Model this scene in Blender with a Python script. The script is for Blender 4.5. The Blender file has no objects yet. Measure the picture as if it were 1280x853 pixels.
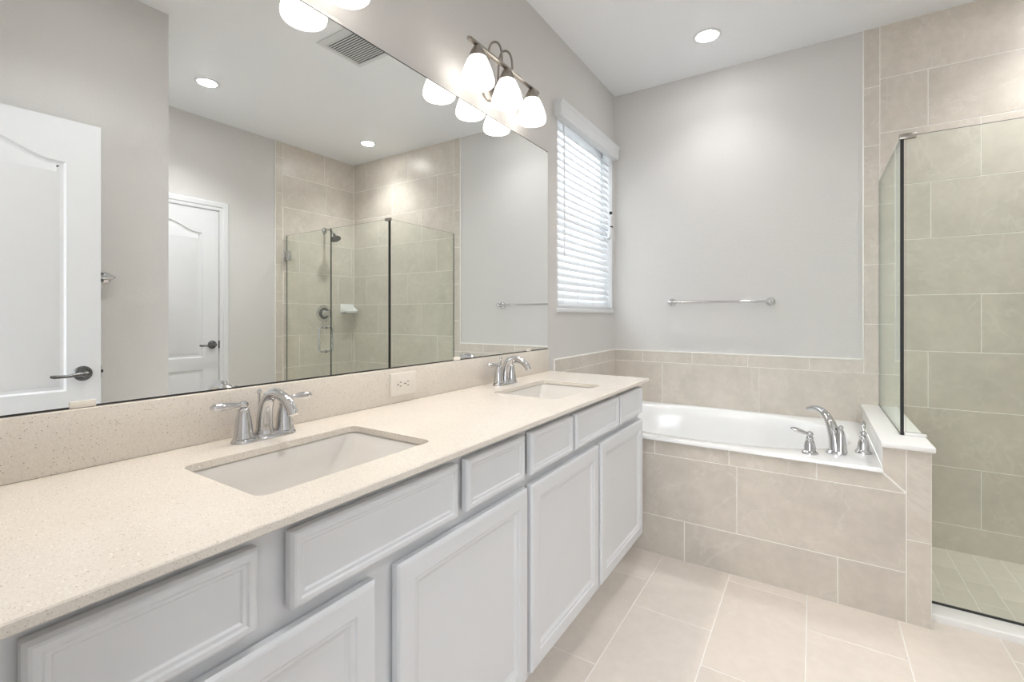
import bpy, bmesh, math, random
from mathutils import Vector, Matrix
from mathutils.geometry import tessellate_polygon

random.seed(7)
PI = math.pi
S = bpy.context.scene
COL = S.collection

# ------------------------------------------------------------------ camera, world, exposure
cam_d = bpy.data.cameras.new('camera')
cam = bpy.data.objects.new('camera', cam_d)
COL.objects.link(cam)
cam.location = (1.20288, 0.0, 1.1704)
cam.rotation_euler = (PI / 2, 0, 0.573714)
cam_d.sensor_width = 36.0
cam_d.lens = 583.333 / 1280 * 36
cam_d.shift_y = -(426.5 - 394.258) / 1280
cam_d.clip_start = 0.01
S.camera = cam

WORLD_STRENGTH = 3.5
SHADE_STRENGTH = 2.3
BULB_STRENGTH = 92.0
CAN_STRENGTH = 46.0
CAN_WATTS = 38.0
EXPOSURE = 0.88

w = bpy.data.worlds.new('world')
S.world = w
w.use_nodes = True
bg = w.node_tree.nodes['Background']
bg.inputs[0].default_value = (0.90, 0.955, 1.0, 1)
bg.inputs[1].default_value = WORLD_STRENGTH
S.view_settings.view_transform = 'Standard'
S.view_settings.look = 'None'
S.view_settings.exposure = EXPOSURE
S.view_settings.gamma = 1.0
S.view_settings.use_curve_mapping = False
S.cycles.use_denoising = True
S.cycles.max_bounces = 12
S.cycles.diffuse_bounces = 6
S.cycles.glossy_bounces = 6
S.cycles.transmission_bounces = 8
S.cycles.transparent_max_bounces = 16
S.cycles.blur_glossy = 1.0
S.cycles.sample_clamp_indirect = 8.0

# ------------------------------------------------------------------ materials
def new_mat(name):
    m = bpy.data.materials.new(name)
    m.use_nodes = True
    return m, m.node_tree, m.node_tree.nodes['Principled BSDF']

def N(nt, kind, **kw):
    n = nt.nodes.new(kind)
    for k, v in kw.items():
        setattr(n, k, v)
    return n

def coords(nt, scale=1.0):
    t = N(nt, 'ShaderNodeTexCoord')
    m = N(nt, 'ShaderNodeMapping')
    m.inputs['Scale'].default_value = (scale,) * 3 if not isinstance(scale, tuple) else scale
    nt.links.new(t.outputs['Object'], m.inputs['Vector'])
    return m.outputs['Vector']

def noise(nt, vec, scale, detail=3.0, rough=0.5):
    n = N(nt, 'ShaderNodeTexNoise')
    n.inputs['Scale'].default_value = scale
    n.inputs['Detail'].default_value = detail
    n.inputs['Roughness'].default_value = rough
    nt.links.new(vec, n.inputs['Vector'])
    return n

def ramp(nt, fac, stops):
    r = N(nt, 'ShaderNodeValToRGB')
    els = r.color_ramp.elements
    while len(els) < len(stops):
        els.new(0.5)
    for e, (p, c) in zip(els, stops):
        e.position = p
        e.color = (*c, 1) if len(c) == 3 else c
    nt.links.new(fac, r.inputs['Fac'])
    return r.outputs['Color']

def mix(nt, fac, a, b, mode='MIX'):
    m = N(nt, 'ShaderNodeMix', data_type='RGBA', blend_type=mode)
    for s, v in ((m.inputs[0], fac), (m.inputs[6], a), (m.inputs[7], b)):
        if hasattr(v, 'links') or hasattr(v, 'is_linked'):
            nt.links.new(v, s)
        elif isinstance(v, (int, float)):
            s.default_value = v
        else:
            s.default_value = (*v, 1)
    return m.outputs[2]

def bump(nt, p, height, strength, dist=0.002):
    b = N(nt, 'ShaderNodeBump')
    b.inputs['Strength'].default_value = strength
    b.inputs['Distance'].default_value = dist
    nt.links.new(height, b.inputs['Height'])
    nt.links.new(b.outputs['Normal'], p.inputs['Normal'])

def plain(name, col, rough=0.5, metal=0.0, spec=None, coat=0.0):
    m, nt, p = new_mat(name)
    p.inputs['Base Color'].default_value = (*col, 1)
    p.inputs['Roughness'].default_value = rough
    p.inputs['Metallic'].default_value = metal
    if spec is not None:
        p.inputs['Specular IOR Level'].default_value = spec
    p.inputs['Coat Weight'].default_value = coat
    # a very faint surface unevenness so nothing is perfectly flat in tone
    v = coords(nt)
    n = noise(nt, v, 9.0, 2.0)
    c = mix(nt, n.outputs['Fac'], tuple(x * 0.985 for x in col), tuple(min(1, x * 1.015) for x in col))
    nt.links.new(c, p.inputs['Base Color'])
    return m

def paint_mat(name, col, bscale, bstr, rough=0.55):
    m, nt, p = new_mat(name)
    v = coords(nt)
    n = noise(nt, v, bscale, 2.0, 0.55)
    r = ramp(nt, n.outputs['Fac'], [(0.42, (0, 0, 0)), (0.6, (1, 1, 1))])
    p.inputs['Base Color'].default_value = (*col, 1)
    p.inputs['Roughness'].default_value = rough
    p.inputs['Specular IOR Level'].default_value = 0.35
    bump(nt, p, r, bstr, 0.0015)
    return m

M = {}
M['wall'] = paint_mat('wall_paint', (0.63, 0.615, 0.597), 150, 0.22)
M['ceiling'] = paint_mat('ceiling_paint', (0.865, 0.88, 0.905), 60, 0.25, 0.42)
M['white_paint'] = plain('white_paint', (0.70, 0.705, 0.72), 0.35)
M['cabinet'] = plain('cabinet_paint', (0.68, 0.69, 0.71), 0.38)
M['white_gloss'] = plain('white_acrylic', (0.86, 0.86, 0.86), 0.12, coat=0.3)
M['porcelain'] = plain('porcelain', (0.68, 0.655, 0.62), 0.10, coat=0.3)
M['white_solid'] = plain('white_solid_surface', (0.84, 0.83, 0.81), 0.25)
M['chrome'] = plain('chrome', (0.62, 0.62, 0.63), 0.05, 1.0)
M['nickel'] = plain('brushed_nickel', (0.36, 0.33, 0.295), 0.32, 1.0)
M['dark_metal'] = plain('dark_nickel', (0.17, 0.17, 0.17), 0.16, 1.0)
M['black'] = plain('black_rubber', (0.008, 0.008, 0.008), 0.5)
M['dark'] = plain('dark_gap', (0.03, 0.03, 0.03), 0.8)
M['grout'] = plain('pale_grout', (0.88, 0.86, 0.82), 0.85)
M['plastic'] = plain('ivory_plastic', (0.78, 0.74, 0.68), 0.35)
M['blind'] = None

def mirror_mat():
    m, nt, p = new_mat('mirror_silver')
    v = coords(nt)
    n = noise(nt, v, 3.0, 2.0)
    c = mix(nt, n.outputs['Fac'], (0.925, 0.94, 0.928), (0.935, 0.95, 0.938))
    nt.links.new(c, p.inputs['Base Color'])
    p.inputs['Metallic'].default_value = 1.0
    p.inputs['Roughness'].default_value = 0.0
    return m
M['mirror'] = mirror_mat()

def tile_mat(name, base, vein, rough, var=0.07, vein_amt=0.35):
    m, nt, p = new_mat(name)
    t = N(nt, 'ShaderNodeTexCoord')
    a = N(nt, 'ShaderNodeAttribute', attribute_name='tint')
    sc = N(nt, 'ShaderNodeVectorMath', operation='SCALE')
    sc.inputs['Scale'].default_value = 13.0
    nt.links.new(a.outputs['Color'], sc.inputs[0])
    ad = N(nt, 'ShaderNodeVectorMath', operation='ADD')
    nt.links.new(t.outputs['Object'], ad.inputs[0])
    nt.links.new(sc.outputs['Vector'], ad.inputs[1])
    vec = ad.outputs['Vector']
    n1 = noise(nt, vec, 4.5, 6.0, 0.62)
    n2 = noise(nt, vec, 26.0, 5.0, 0.6)
    lo = tuple(x * (1 - var) for x in base)
    hi = tuple(min(1, x * (1 + var)) for x in base)
    c = ramp(nt, n1.outputs['Fac'], [(0.3, lo), (0.72, hi)])
    c = mix(nt, 0.3, c, ramp(nt, n2.outputs['Fac'], [(0.35, lo), (0.65, hi)]))
    # thin pale veins
    n3 = noise(nt, vec, 2.6, 4.0, 0.6)
    n3.inputs['Distortion'].default_value = 0.6
    s = N(nt, 'ShaderNodeMath', operation='SUBTRACT'); s.inputs[1].default_value = 0.5
    nt.links.new(n3.outputs['Fac'], s.inputs[0])
    ab = N(nt, 'ShaderNodeMath', operation='ABSOLUTE'); nt.links.new(s.outputs[0], ab.inputs[0])
    vr = ramp(nt, ab.outputs[0], [(0.0, (vein_amt,) * 3), (0.012, (0, 0, 0))])
    c = mix(nt, vr, c, vein)
    # per tile brightness
    sep = N(nt, 'ShaderNodeSeparateColor'); nt.links.new(a.outputs['Color'], sep.inputs[0])
    mr = N(nt, 'ShaderNodeMapRange')
    mr.inputs['To Min'].default_value = 0.965; mr.inputs['To Max'].default_value = 1.03
    nt.links.new(sep.outputs[0], mr.inputs['Value'])
    vm = N(nt, 'ShaderNodeVectorMath', operation='SCALE')
    nt.links.new(c, vm.inputs[0]); nt.links.new(mr.outputs[0], vm.inputs['Scale'])
    nt.links.new(vm.outputs['Vector'], p.inputs['Base Color'])
    p.inputs['Roughness'].default_value = rough
    p.inputs['Specular IOR Level'].default_value = 0.4
    bump(nt, p, n2.outputs['Fac'], 0.05, 0.001)
    return m
M['tile'] = tile_mat('beige_wall_tile', (0.60, 0.55, 0.485), (0.74, 0.70, 0.64), 0.33, 0.12, 0.30)
M['floor_tile'] = tile_mat('beige_floor_tile', (0.73, 0.66, 0.595), (0.80, 0.75, 0.69), 0.28, 0.07, 0.2)
M['mosaic'] = tile_mat('shower_floor_tile', (0.68, 0.64, 0.57), (0.72, 0.62, 0.56), 0.4, 0.08, 0.2)

def quartz_mat():
    m, nt, p = new_mat('speckled_quartz')
    v = coords(nt)
    n1 = noise(nt, v, 7.0, 3.0)
    c = ramp(nt, n1.outputs['Fac'], [(0.3, (0.69, 0.64, 0.575)), (0.7, (0.73, 0.68, 0.615))])
    nf = noise(nt, v, 420.0, 2.0)
    c = mix(nt, 0.35, c, ramp(nt, nf.outputs['Fac'], [(0.38, (0.62, 0.57, 0.51)), (0.62, (0.82, 0.78, 0.72))]))
    def specks(scale, size, keep, col, c):
        vo = N(nt, 'ShaderNodeTexVoronoi'); vo.inputs['Scale'].default_value = scale
        nt.links.new(v, vo.inputs['Vector'])
        d = ramp(nt, vo.outputs['Distance'], [(size * 0.6, (1, 1, 1)), (size, (0, 0, 0))])
        sp = N(nt, 'ShaderNodeSeparateColor'); nt.links.new(vo.outputs['Color'], sp.inputs[0])
        g = N(nt, 'ShaderNodeMath', operation='LESS_THAN'); g.inputs[1].default_value = keep
        nt.links.new(sp.outputs[0], g.inputs[0])
        f = N(nt, 'ShaderNodeMath', operation='MULTIPLY')
        nt.links.new(d, f.inputs[0]); nt.links.new(g.outputs[0], f.inputs[1])
        return mix(nt, f.outputs[0], c, col)
    c = specks(280, 0.32, 0.06, (0.36, 0.29, 0.23), c)
    c = specks(420, 0.42, 0.12, (0.50, 0.43, 0.36), c)
    c = specks(230, 0.40, 0.08, (0.84, 0.81, 0.76), c)
    nt.links.new(c, p.inputs['Base Color'])
    p.inputs['Roughness'].default_value = 0.16
    p.inputs['Specular IOR Level'].default_value = 0.45
    return m
M['quartz'] = quartz_mat()

def glass_mat(name, tint):
    m = bpy.data.materials.new(name); m.use_nodes = True
    nt = m.node_tree; nt.nodes.clear()
    out = N(nt, 'ShaderNodeOutputMaterial')
    tr = N(nt, 'ShaderNodeBsdfTransparent'); tr.inputs[0].default_value = (*tint, 1)
    gl = N(nt, 'ShaderNodeBsdfGlossy'); gl.inputs['Roughness'].default_value = 0.0
    gl.inputs[0].default_value = (0.95, 1, 0.97, 1)
    ge = N(nt, 'ShaderNodeNewGeometry')
    dt = N(nt, 'ShaderNodeVectorMath', operation='DOT_PRODUCT')
    nt.links.new(ge.outputs['Normal'], dt.inputs[0]); nt.links.new(ge.outputs['Incoming'], dt.inputs[1])
    prev = dt.outputs['Value']
    for op, val in (('ABSOLUTE', None), ('SUBTRACT', 1.0), ('POWER', 5.0), ('MULTIPLY', 0.96), ('ADD', 0.035)):
        k = N(nt, 'ShaderNodeMath', operation=op, use_clamp=op != 'ABSOLUTE')
        if op == 'SUBTRACT':
            k.inputs[0].default_value = 1.0; nt.links.new(prev, k.inputs[1])
        else:
            nt.links.new(prev, k.inputs[0])
            if val is not None: k.inputs[1].default_value = val
        prev = k.outputs[0]
    mx = N(nt, 'ShaderNodeMixShader')
    nt.links.new(prev, mx.inputs[0]); nt.links.new(tr.outputs[0], mx.inputs[1])
    nt.links.new(gl.outputs[0], mx.inputs[2]); nt.links.new(mx.outputs[0], out.inputs[0])
    return m
M['glass'] = glass_mat('shower_glass', (0.974, 0.99, 0.970))
M['pane'] = glass_mat('window_glass', (0.97, 0.98, 0.98))
M['glass_edge'] = plain('glass_edge', (0.05, 0.085, 0.07), 0.15)
M['clear'] = glass_mat('clear_plastic', (0.9, 0.9, 0.88))

def emit_mat(name, col, strength, swirl=0.0):
    m, nt, p = new_mat(name)
    p.inputs['Base Color'].default_value = (0.9, 0.88, 0.85, 1)
    p.inputs['Roughness'].default_value = 0.35
    p.inputs['Emission Color'].default_value = (*col, 1)
    p.inputs['Emission Strength'].default_value = strength
    if swirl:
        v = coords(nt)
        n = noise(nt, v, 14.0, 4.0); n.inputs['Distortion'].default_value = 1.5
        c = ramp(nt, n.outputs['Fac'], [(0.3, tuple(x * (1 - swirl) for x in col)), (0.7, col)])
        nt.links.new(c, p.inputs['Emission Color'])
    return m
M['shade'] = emit_mat('alabaster_glass_lit', (1.0, 0.95, 0.89), SHADE_STRENGTH, 0.5)
M['bulb'] = emit_mat('bulb_lit', (1.0, 0.94, 0.86), BULB_STRENGTH)
M['lamp'] = emit_mat('lamp_lit', (0.99, 0.99, 1.0), CAN_STRENGTH)

def blind_mat():
    m, nt, p = new_mat('white_blind')
    v = coords(nt)
    n = noise(nt, v, 30.0, 2.0)
    c = mix(nt, n.outputs['Fac'], (0.76, 0.77, 0.78), (0.79, 0.80, 0.81))
    nt.links.new(c, p.inputs['Base Color'])
    p.inputs['Roughness'].default_value = 0.4
    tl = N(nt, 'ShaderNodeBsdfTranslucent'); tl.inputs[0].default_value = (0.9, 0.92, 0.95, 1)
    mx = N(nt, 'ShaderNodeMixShader'); mx.inputs[0].default_value = 0.15
    out = nt.nodes['Material Output']
    nt.links.new(p.outputs[0], mx.inputs[1]); nt.links.new(tl.outputs[0], mx.inputs[2])
    nt.links.new(mx.outputs[0], out.inputs[0])
    return m
M['blind'] = blind_mat()

# ------------------------------------------------------------------ mesh helpers
def wloc(o):
    v = Vector((0, 0, 0))
    while o is not None:
        v += o.location
        o = o.parent
    return v

class MB:
    """collects shapes in world coordinates, builds ONE mesh object"""
    def __init__(self):
        self.bm = bmesh.new()
        self.tint = None
    def face(self, vs, mi=0):
        try:
            f = self.bm.faces.new(vs); f.material_index = mi; return f
        except ValueError:
            return None
    def box(self, a, b, bev=0.0, seg=2, mi=0):
        x0, y0, z0 = a; x1, y1, z1 = b
        vs = [self.bm.verts.new(p) for p in ((x0,y0,z0),(x1,y0,z0),(x1,y1,z0),(x0,y1,z0),(x0,y0,z1),(x1,y0,z1),(x1,y1,z1),(x0,y1,z1))]
        fs = [self.face([vs[i] for i in q], mi) for q in ((3,2,1,0),(4,5,6,7),(0,1,5,4),(1,2,6,5),(2,3,7,6),(3,0,4,7))]
        if bev > 0:
            es = list({e for f in fs for e in f.edges})
            r = bmesh.ops.bevel(self.bm, geom=es, offset=bev, segments=seg, profile=0.5, affect='EDGES')
            for f in r['faces']:
                f.material_index = mi
        return self
    def loft(self, loops, cap0=True, cap1=True, mi=0, closed=True):
        rows = [[self.bm.verts.new(p) for p in l] for l in loops]
        n = len(rows[0])
        for a, b in zip(rows, rows[1:]):
            for i in range(n if closed else n - 1):
                j = (i + 1) % n
                self.face([a[i], a[j], b[j], b[i]], mi)
        if cap0: self.face(list(reversed(rows[0])), mi)
        if cap1: self.face(rows[-1], mi)
        return self
    def lathe(self, c, prof, axis=(0, 0, 1), seg=24, mi=0, caps=True):
        """prof: (radius, distance along axis)"""
        ax = Vector(axis).normalized()
        q = Vector((0, 0, 1)).rotation_difference(ax)
        c = Vector(c)
        loops = []
        for r, h in prof:
            r = max(r, 1e-5)
            loops.append([c + q @ Vector((r * math.cos(2*PI*i/seg), r * math.sin(2*PI*i/seg), h)) for i in range(seg)])
        return self.loft(loops, caps, caps, mi)
    def tube(self, pts, rad, seg=12, mi=0, flat=None, up=None):
        """pts path, rad scalar or list; flat = list of width multipliers for the side axis"""
        pts = [Vector(p) for p in pts]
        n = len(pts)
        rads = rad if isinstance(rad, (list, tuple)) else [rad] * n
        fl = flat if flat else [1.0] * n
        prev = None; loops = []
        for i, p in enumerate(pts):
            t = (pts[min(i+1, n-1)] - pts[max(i-1, 0)]).normalized()
            if prev is None:
                h = Vector(up) if up else (Vector((0, 0, 1)) if abs(t.z) < 0.9 else Vector((1, 0, 0)))
                s = t.cross(h).normalized()
            else:
                s = (prev - t * prev.dot(t)).normalized()
            prev = s
            k = s.cross(t).normalized()
            loops.append([p + (s * math.cos(2*PI*j/seg) * fl[i] + k * math.sin(2*PI*j/seg)) * rads[i] for j in range(seg)])
        return self.loft(loops, True, True, mi)
    def poly_prism(self, outer, holes, to3, w0, w1, mi=0):
        """2D polygon with holes extruded between w0 and w1; to3(u, v, w)"""
        loops = [outer] + list(holes)
        flat = [Vector((p[0], p[1], 0)) for l in loops for p in l]
        tris = tessellate_polygon([[Vector((p[0], p[1], 0)) for p in l] for l in loops])
        A = [self.bm.verts.new(to3(p.x, p.y, w0)) for p in flat]
        B = [self.bm.verts.new(to3(p.x, p.y, w1)) for p in flat]
        for t in tris:
            self.face([A[i] for i in t], mi)
            self.face([B[i] for i in reversed(t)], mi)
        k = 0
        for l in loops:
            n = len(l)
            for i in range(n):
                j = (i + 1) % n
                self.face([A[k+i], A[k+j], B[k+j], B[k+i]], mi)
            k += n
        return self
    def build(self, name, mats, parent=None, smooth=True, angle=38, recalc=True, at=None):
        bm = self.bm
        if recalc:
            bmesh.ops.recalc_face_normals(bm, faces=bm.faces[:])
        if smooth:
            for f in bm.faces: f.smooth = True
            lim = math.radians(angle)
            for e in bm.edges:
                if len(e.link_faces) == 2:
                    e.smooth = e.calc_face_angle(0.0) < lim
        org = wloc(parent) if parent is not None else Vector(at or (0, 0, 0))
        bmesh.ops.translate(bm, verts=bm.verts[:], vec=-org)
        me = bpy.data.meshes.new(name)
        bm.to_mesh(me); bm.free()
        for m in (mats if isinstance(mats, (list, tuple)) else [mats]):
            me.materials.append(m)
        if self.tint:
            at_ = me.attributes.new('tint', 'FLOAT_COLOR', 'FACE')
            for i, c in enumerate(self.tint):
                if i < len(at_.data): at_.data[i].color = c
        o = bpy.data.objects.new(name, me)
        COL.objects.link(o)
        if parent is not None: o.parent = parent
        else: o.location = org
        return o

def thing(name, loc, label, cat, group=None):
    o = bpy.data.objects.new(name, None)
    o.empty_display_size = 0.05
    COL.objects.link(o)
    o.location = loc
    o['label'] = label; o['category'] = cat
    if group: o['group'] = group
    return o

def tag(o, label, cat, group=None):
    o['label'] = label; o['category'] = cat
    if group: o['group'] = group
    return o

def structure(o, label=None, cat=None):
    o['kind'] = 'structure'
    if label: o['label'] = label
    if cat: o['category'] = cat
    return o

def empty_structure(name, loc, label=None, cat=None):
    o = bpy.data.objects.new(name, None); COL.objects.link(o); o.location = loc
    return structure(o, label, cat)

def copy_tree(o, loc=None, parent=None, label=None):
    c = o.copy(); COL.objects.link(c)
    c.parent = parent
    if loc is not None: c.location = loc
    if label: c['label'] = label
    for ch in [x for x in bpy.data.objects if x.parent == o]:
        copy_tree(ch, None, c)
    return c

def rrect(u0, v0, u1, v1, r, seg=6):
    pts = []
    for cx, cy, a in ((u1-r, v0+r, -PI/2), (u1-r, v1-r, 0), (u0+r, v1-r, PI/2), (u0+r, v0+r, PI)):
        for i in range(seg + 1):
            t = a + PI/2 * i / seg
            pts.append((cx + r*math.cos(t), cy + r*math.sin(t)))
    return pts

def arc_pts(c, r, a0, a1, n, plane):
    """plane(cos, sin) -> 3D offset"""
    return [Vector(c) + Vector(plane(r*math.cos(a0+(a1-a0)*i/n), r*math.sin(a0+(a1-a0)*i/n))) for i in range(n+1)]

def bez(p0, p1, p2, p3, n=14):
    P = [Vector(p) for p in (p0, p1, p2, p3)]
    r = []
    for i in range(n+1):
        t = i/n; s = 1-t
        r.append(P[0]*s**3 + P[1]*3*s*s*t + P[2]*3*s*t*t + P[3]*t**3)
    return r

# tile panels: one mesh, raised tiles over a grout bed
def tile_panel(name, parent, mat, rects, to3, bed=None, g=0.003, th=0.007, polys=()):
    """rects (u0,v0,u1,v1) on a plane, to3(u,v,w) with w out of the wall"""
    mb = MB(); tint = []
    def add_poly(pts):
        n0 = len(mb.bm.faces)
        cx = sum(p[0] for p in pts)/len(pts); cy = sum(p[1] for p in pts)/len(pts)
        def ins(d):
            # mitred inset of a convex polygon
            out = []
            m = len(pts)
            for i in range(m):
                p = Vector(pts[i]); a = (p - Vector(pts[i-1])).normalized(); b = (Vector(pts[(i+1) % m]) - p).normalized()
                na = Vector((-a.y, a.x)); nb = Vector((-b.y, b.x))
                k = na + nb
                k = k / max(0.2, k.dot(na))
                out.append(p + k*d)
            return out
        l0 = ins(g/2); l1 = ins(g/2 + 0.0012)
        mb.loft([[to3(p.x, p.y, 0.0) for p in l0], [to3(p.x, p.y, th-0.001) for p in l0], [to3(p.x, p.y, th) for p in l1]], False, True)
        c = (random.random(), random.random(), random.random(), 1)
        tint.extend([c]*(len(mb.bm.faces)-n0))
    for (u0, v0, u1, v1) in rects:
        if u1-u0 < 0.012 or v1-v0 < 0.012: continue
        add_poly([(u0, v0), (u1, v0), (u1, v1), (u0, v1)])
    for p in polys: add_poly(p)
    for (u0, v0, u1, v1) in (bed or []):
        mb.face([mb.bm.verts.new(to3(u, v, th-0.0012)) for u, v in ((u0, v0), (u1, v0), (u1, v1), (u0, v1))], 1)
        tint.append((0.5, 0.5, 0.5, 1))
    mb.tint = tint
    return mb.build(name, [mat, M['grout']], parent, smooth=False)

def rows_of_tiles(u0, u1, v_lines, phase, length=0.59):
    """running bond: v_lines ascending, phase[i] = a joint position in row i (or None)"""
    out = []
    for i, (a, b) in enumerate(zip(v_lines, v_lines[1:])):
        ph = phase[i % len(phase)]
        k0 = math.floor((u0 - ph)/length)
        x = ph + k0*length
        while x < u1 - 1e-6:
            p, q = max(x, u0), min(x+length, u1)
            if q - p > 0.001: out.append((p, a, q, b))
            x += length
    return out

def profile_front(mb, y0, y1, z0, z1, x, prof):
    """stepped rectangular front facing +x; prof (inset, height)"""
    loops = []
    for d, h in prof:
        loops.append([(x+h, y0+d, z0+d), (x+h, y1-d, z0+d), (x+h, y1-d, z1-d), (x+h, y0+d, z1-d)])
    mb.loft(loops, True, True)

# ------------------------------------------------------------------ room numbers
L = 3.224       # far wall
H = 2.743       # ceiling
XR = 2.873      # right wall
XB = 1.645      # near part of the right wall (boxed out)
YB = 1.076      # where it ends
YT = 2.3032     # face of the tub front
ZC = 0.874      # counter top
T = 0.12
TILE_TH = 0.007

def slab(name, a, b, m, **kw):
    return structure(MB().box(a, b).build(name, m, smooth=False), **kw)

# floor (tiles)
floor = slab('floor', (-T, -T, -0.10), (XR+T, 2.45, -TILE_TH), M['grout'])
rects = []
k = 0
xcols = [0.0] + [0.295*i for i in range(1, 10)] + [XR]
for i, (a, b) in enumerate(zip(xcols, xcols[1:])):
    ph = {1: 2.055, 2: 1.852, 0: 1.655}[i % 3]
    y = ph - 0.59*5
    while y < 2.376:
        p, q = max(y, 0.0), min(y+0.59, 2.376 if b > 1.57 else 2.31)
        if q - p > 0.01: rects.append((a, p, b, q))
        y += 0.59
tile_panel('tile', floor, M['floor_tile'], rects, lambda u, v, w_: (u, v, w_-TILE_TH), bed=[(0.0, 0.0, XR, 2.376)])
shower_floor = slab('floor_shower', (1.56, 2.44, -0.13), (XR+T, L+T, -0.037), M['grout'])
rects = []
x = 1.572; i = 0
while x < XR:
    y = 2.49 - (0.1 if i % 2 else 0.0)
    while y < L:
        rects.append((x, max(y, 2.49), min(x+0.1, XR), min(y+0.2, L))); y += 0.2
    x += 0.1; i += 1
tile_panel('tile', shower_floor, M['mosaic'], rects, lambda u, v, w_: (u, v, w_-0.037), bed=[(1.572, 2.49, XR, L)])

slab('ceiling', (-T, -T, H), (XR+T, L+T, H+0.1), M['ceiling'])

# left wall (mirror wall) with the window opening
WY0, WY1, WZ0, WZ1 = 2.325, 3.165, 1.205, 2.335
mb = MB()
mb.box((-T, -T, -0.1), (0, WY0, H)); mb.box((-T, WY1, -0.1), (0, L+T, H))
mb.box((-T, WY0, -0.1), (0, WY1, WZ0)); mb.box((-T, WY0, WZ1), (0, WY1, H))
wall_left = structure(mb.build('wall_left', M['wall'], smooth=False))
wall_far = slab('wall_far', (0, L, -0.1), (XR+T, L+T, H), M['wall'])
wall_right = slab('wall_right', (XR, YB, -0.1), (XR+T, L, H), M['wall'])
slab('wall_near', (XB, -T, -0.1), (XB+0.1, YB, H), M['wall'])
slab('wall_return', (XB+0.1, YB-0.1, -0.1), (XR+T, YB, H), M['wall'])
mb = MB()
DX0, DX1, DZ = 0.80, 1.615, 2.06
mb.box((0, -T, -0.1), (DX0, 0, H)); mb.box((DX0, -T, DZ), (DX1, 0, H)); mb.box((DX1, -T, -0.1), (XB, 0, H))
structure(mb.build('wall_back', M['wall'], smooth=False))

# unseen bedroom shell, added to control doorway daylight; open on its far side
slab('floor_bedroom', (-1.6, -3.2, -0.10), (3.4, -T, -0.008), plain('dark_wood_floor', (0.20, 0.14, 0.10), 0.4))  # unseen floor, kept dark to give the chrome reflections contrast
slab('ceiling_bedroom', (-1.6, -3.2, H), (3.4, -T, H+0.1), M['ceiling'])
slab('wall_bedroom_left', (-1.7, -3.2, -0.1), (-1.6, -T, H), M['wall'])
slab('wall_bedroom_right', (3.4, -3.2, -0.1), (3.5, -T, H), M['wall'])
slab('wall_bedroom_near', (-1.6, -T-0.02, -0.1), (-T, -T, H), M['wall'])
slab('wall_bedroom_corner', (XB+0.1, -T-0.02, -0.1), (3.4, -T, H), M['wall'])
mb = MB()
mb.box((-1.6, -3.3, -0.1), (3.4, -3.2, 0.25)); mb.box((-1.6, -3.3, 2.5), (3.4, -3.2, H))
mb.box((-1.6, -3.3, 0.25), (-1.2, -3.2, 2.5)); mb.box((3.0, -3.3, 0.25), (3.4, -3.2, 2.5))
structure(mb.build('wall_bedroom_far', M['wall'], smooth=False))

# --- tile on the far wall
def on_far(u, v, w_): return (u, L-w_, v)
def on_left(u, v, w_): return (w_, u, v)
def on_right(u, v, w_): return (XR-w_, u, v)
RL = [-0.037] + [0.1015 + 0.294*i for i in range(9)] + [H]
RL[-2] = 2.4545
phases = [1.49, 1.904, 1.49, 1.704, 1.904, 1.49, 1.715, 1.904, 1.704, 1.49]
rects = rows_of_tiles(1.506, XR-0.008, RL, phases)
# vertical border strip, full height
z = 0.5
zs = [0.578, 0.8504, 1.123, 1.4485, 1.774, 2.10, 2.42, H]
rects += [(1.436, a, 1.506, b) for a, b in zip(zs[1:], zs[2:])]
# band over the tub
xs = [0.0, 0.207, 0.531, 0.861, 1.183, 1.506]
rects += [(a, 0.8504, b if b < 1.5 else 1.436, 0.9225) for a, b in zip(xs, xs[1:])]
xs = [0.0, 0.339, 0.923, 1.506]
rects += [(a, 0.57, b, 0.8504) for a, b in zip(xs, xs[1:])]
tile_panel('tile_surround', wall_far, M['tile'], rects, on_far,
           bed=[(1.436, 0.57, XR, H), (1.506, -0.037, XR, 0.57), (0.0, 0.57, 1.436, 0.923)])
# rounded edge trim along the painted field
mb = MB()
mb.box((0.0, L-0.010, 0.9225), (1.4365, L, 0.929), 0.002)
mb.box((1.430, L-0.010, 0.9225), (1.4365, L, H), 0.002)
mb.build('edge_trim', M['grout'], wall_far)
# left wall band beside the tub
rects = [(2.284, 0.8504, 2.62, 0.9225), (2.62, 0.8504, 2.95, 0.9225), (2.95, 0.8504, L-0.007, 0.9225),
         (2.284, 0.57, 2.76, 0.8504), (2.76, 0.57, L-0.007, 0.8504)]
tile_panel('tile_surround', wall_left, M['tile'], rects, on_left, bed=[(2.284, 0.57, L, 0.923)])
mb = MB()
mb.box((0, 2.284, 0.9225), (0.010, L-0.01, 0.929), 0.002)
mb.box((0, 2.278, 0.57), (0.010, 2.284, 0.929), 0.002)
mb.build('edge_trim', M['grout'], wall_left)
# right wall of the shower
rects = rows_of_tiles(2.437, L-0.007, RL, [2.60, 2.865, 2.44, 2.6, 2.865, 2.44, 2.60, 2.44, 2.30, 2.865])
zs2 = [0.0, 0.33, 0.655, 0.98, 1.30, 1.63, 1.95, 2.28, 2.60, H]
rects += [(2.367, a, 2.437, b) for a, b in zip(zs2, zs2[1:])]
tile_panel('tile_surround', wall_right, M['tile'], rects, on_right, bed=[(2.367, -0.037, L, H)])
MB().box((XR-0.010, 2.361, 0), (XR, 2.367, H), 0.002).build('edge_trim', M['grout'], wall_right)

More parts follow.
